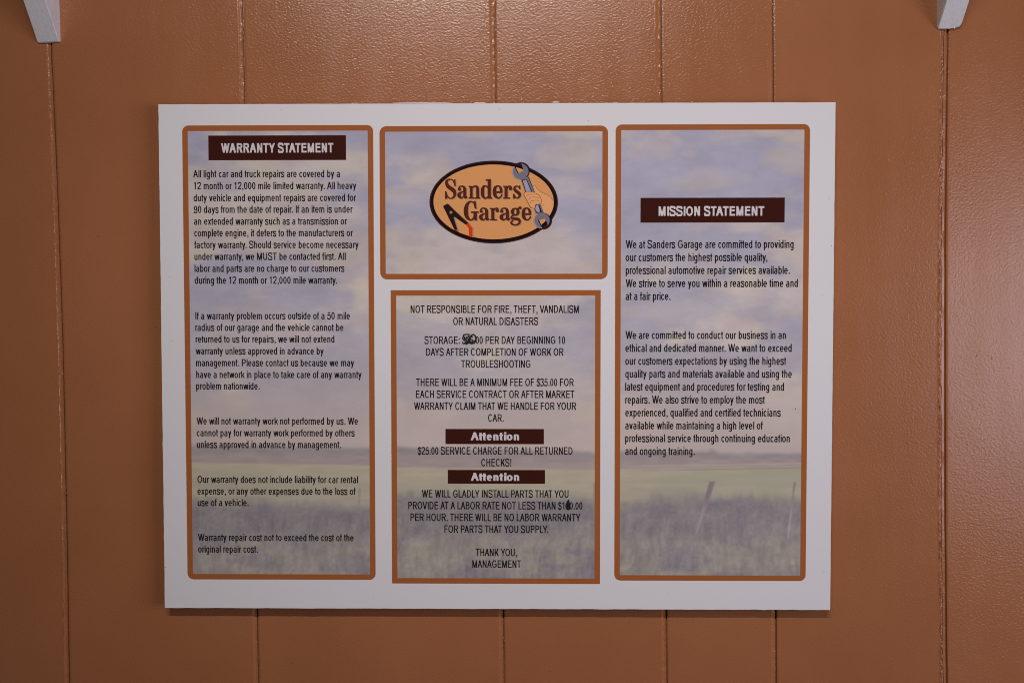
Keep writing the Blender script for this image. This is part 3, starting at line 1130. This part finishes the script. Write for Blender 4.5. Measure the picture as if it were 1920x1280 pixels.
# hand and forearm (cropped by the oval)
hd = Flat()
hd.add([[(458, 488), (490, 488), (520, 515), (560, 570), (640, 620), (735, 668), (795, 725), (806, 748), (800, 850), (775, 935), (735, 985), (700, 965), (650, 960), (610, 900), (595, 800), (560, 700), (480, 610)]], M_flesh, 7, tf=Z4)
hd.add([[(305, 650), (330, 606), (440, 600), (500, 620), (570, 670), (602, 740), (592, 790), (560, 805), (500, 812), (480, 880), (430, 870), (400, 830), (370, 770), (330, 705)]], M_flesh, 13, tf=Z4)
hd.add(brush([(455, 487), (495, 492), (545, 560), (620, 610), (730, 664), (806, 748)], 8) + brush([(610, 850), (650, 800)], 5, smooth=False), M_line, 8, tf=Z4)
hd.add(brush([(440, 600), (330, 606), (306, 645), (335, 710), (372, 775), (402, 835), (430, 870)], 6) + brush([(500, 620), (570, 668), (602, 740), (592, 795)], 10)
       + brush([(345, 680), (365, 650), (420, 642), (480, 640)], 7) + brush([(382, 735), (410, 698), (480, 686), (555, 702)], 7) + brush([(410, 790), (440, 752), (500, 742), (560, 748)], 7), M_line, 14, tf=Z4)
hd.build("hand_drawing", P_logo)

# wrench
wr = Flat()
notch1 = [(138, 150), (205, 280), (298, 236), (268, 140), (230, 60), (170, 80)]
notch2 = [(545, 1082), (658, 1050), (700, 1130), (720, 1260), (640, 1290), (604, 1200)]
wr.add([disc(262, 250, 138), disc(630, 1088, 132)], M_navy, 9, tf=Z4, holes=[notch1, notch2])
wr.add([disc(236, 256, 136), disc(604, 1092, 134)], M_steel2, 10, tf=Z4, holes=[notch1, notch2])
wr.add([[(370, 345), (385, 338), (505, 640), (480, 640)], [(560, 805), (580, 805), (640, 950), (615, 960)]], M_navy, 9, tf=Z4)
wr.add([disc(248, 248, 134), disc(612, 1086, 130)], M_steel, 11, tf=Z4, holes=[notch1, notch2])
wr.add([[(245, 372), (370, 342), (485, 615), (330, 615)], [(500, 805), (570, 800), (632, 950), (505, 972), (478, 890)]], M_steel, 10.5, tf=Z4)
wr.add([[(268, 396), (350, 374), (448, 612), (335, 612)], [(502, 812), (560, 808), (612, 945), (518, 962), (486, 888)]], M_navy, 11.2, tf=Z4)
wr.add([[(284, 408), (342, 388), (430, 612), (345, 612)], [(508, 830), (545, 815), (578, 938), (528, 950), (494, 888)]], M_steel2, 11.8, tf=Z4)
wr.add([[(140, 165), (160, 172), (208, 272), (196, 285)], [(540, 1085), (556, 1078), (608, 1180), (596, 1195)]], M_navy, 12, tf=Z4)
wr.build("wrench_drawing", P_logo)

# pliers
pl = Flat()
body = [(158, 245), (215, 212), (285, 180), (480, 375), (825, 690), (770, 742), (560, 600), (465, 530), (440, 548), (540, 872), (470, 888), (330, 600)]
red1 = [(825, 690), (772, 742), (845, 832), (858, 1060), (936, 1075), (940, 832)]
red2 = [(466, 888), (560, 878), (546, 928)]
sh = lambda P, d: [[(x + d, y + 6) for x, y in q] for q in P]
pl.add(sh([body, red1, red2], 30), M_lshadow, 7, tf=Z5)
pl.add([body], M_tool, 8, tf=Z5, holes=[disc(370, 412, 40)])
pl.add([red1, red2], M_red, 8.5, tf=Z5)
pl.build("pliers_drawing", P_logo)

# lettering of the logo, drawn as thick and thin strokes in a slab-serif hand
LZ = {}
LZ['S'] = (brush([(440, 330, 30), (400, 225, 36), (315, 190, 34), (225, 225, 66), (205, 310, 88), (255, 405, 112), (345, 470, 120), (430, 545, 115), (455, 630, 85), (420, 720, 62), (345, 768, 34), (270, 745, 36), (215, 670, 40), (190, 590, 34)])
           + [[(440, 190), (472, 190), (482, 400), (445, 400), (415, 260)], [(160, 550), (198, 550), (238, 690), (215, 778), (160, 778)]])
LZ['a'] = ([[(708, 470), (798, 470), (798, 690), (830, 712), (832, 742), (775, 778), (735, 760), (708, 700)]]
           + brush([(560, 480, 30), (600, 415, 42), (665, 398, 40), (730, 425, 70), (752, 500, 90)]) + [disc(592, 492, 47)]
           + brush([(725, 555, 36), (650, 580, 46), (582, 640, 98), (590, 705, 96), (640, 752, 50), (700, 720, 36), (725, 680, 30)]))
LZ['n'] = ([[(905, 390), (988, 390), (988, 770), (905, 770)], [(865, 388), (988, 388), (988, 430), (870, 430)], [(868, 732), (1035, 732), (1035, 772), (868, 772)],
            [(1095, 490), (1182, 490), (1182, 770), (1095, 770)], [(1045, 732), (1218, 732), (1218, 772), (1045, 772)]]
           + brush([(975, 460, 30), (1030, 402, 44), (1095, 402, 60), (1130, 440, 80), (1138, 500, 88)]))
LZ['d'] = (brush([(1460, 470, 36), (1400, 395, 40), (1330, 400, 60), (1288, 480, 96), (1285, 580, 104), (1290, 670, 96), (1335, 745, 60), (1400, 755, 40), (1460, 690, 36)])
           + [[(1440, 185), (1535, 180), (1535, 765), (1440, 765)], [(1378, 190), (1450, 186), (1450, 235), (1386, 235)], [(1500, 722), (1575, 730), (1575, 772), (1445, 772)]])
LZ['e'] = (brush([(645, 590, 74), (645, 500, 76), (610, 420, 64), (545, 388, 38), (475, 425, 76), (448, 500, 98), (445, 585, 106), (460, 670, 100), (520, 742, 60), (590, 745, 44), (640, 700, 40), (670, 640, 44)])
           + [[(480, 548), (684, 548), (684, 602), (480, 602)]])
LZ['r'] = ([[(745, 388), (838, 388), (838, 770), (745, 770)], [(705, 386), (838, 386), (838, 428), (710, 428)], [(705, 734), (912, 734), (912, 772), (705, 772)]]
           + brush([(825, 470, 34), (865, 405, 44), (920, 398, 46), (950, 430, 50)]) + [disc(926, 470, 50)])
LZ['s'] = (brush([(1205, 480, 26), (1170, 412, 34), (1110, 394, 38), (1052, 430, 62), (1045, 490, 78), (1115, 560, 98), (1190, 620, 96), (1195, 690, 70), (1135, 752, 42), (1070, 725, 40), (1025, 640, 34)])
           + [[(1190, 375), (1216, 375), (1226, 492), (1190, 492), (1160, 430)], [(1000, 622), (1028, 622), (1062, 720), (1040, 772), (1000, 772)]])
LG = {}
LG['G'] = (brush([(355, 260, 30), (320, 155, 36), (240, 112, 36), (165, 165, 70), (126, 270, 98), (120, 350, 106), (128, 440, 102), (170, 530, 72), (240, 572, 38), (305, 540, 46), (345, 470, 66)])
           + [[(325, 95), (360, 95), (386, 292), (342, 292), (312, 180)], [(310, 380), (392, 380), (392, 588), (348, 588), (310, 520)], [(248, 358), (436, 358), (436, 396), (248, 396)]])
LG['g'] = (arc_quads(1235, 265, 1455, 470, 0, 360, 78, 34, 30) + brush([(1405, 305, 44), (1440, 270, 40), (1475, 262, 44)]) + [disc(1468, 268, 36)]
           + brush([(1300, 455, 40), (1252, 490, 44), (1262, 530, 56), (1330, 540, 68), (1420, 552, 70), (1455, 605, 60), (1430, 665, 46), (1350, 692, 38), (1270, 675, 44), (1245, 630, 46), (1290, 580, 34)]))


def box_of(polys):
    xs = [p[0] for q in polys for p in q]
    ys = [p[1] for q in polys for p in q]
    return min(xs), max(xs), min(ys), max(ys)


letters = []
z1 = lambda p: (825 + p[0] / 16.0, 325 + p[1] / 16.0)
z2 = lambda p: (900 + p[0] / 16.0, 325 + p[1] / 16.0)
z3 = lambda p: (865 + p[0] / 13.241, 370 + p[1] / 13.241)
for ch, tf in (('S', z1), ('a', z1), ('n', z1), ('d', z1), ('e', z2), ('r', z2), ('s', z2)):
    letters.append([[tf(p) for p in q] for q in LZ[ch]])
for ch in 'Gg':
    letters.append([[z3(p) for p in q] for q in LG[ch]])
for ch, (a, b, c, d) in (('a', (445, 702, 262, 592)), ('r', (715, 942, 262, 582)), ('a', (955, 1217, 262, 592)), ('e', (1505, 1742, 258, 588))):
    x0, x1, y0, y1 = box_of(LZ[ch])
    letters.append([[z3((a + (p[0] - x0) / (x1 - x0) * (b - a), c + (p[1] - y0) / (y1 - y0) * (d - c))) for p in q] for q in LZ[ch]])
lt = Flat()
for q in letters:
    lt.add(q, M_lshadow, 7.2, tf=lambda p: S(p[0] + 1.6, p[1] + 1.0))
for q in letters:
    lt.add(q, M_letter, 9, tf=lambda p: S(*p))
lt.build("logo_lettering", P_logo)
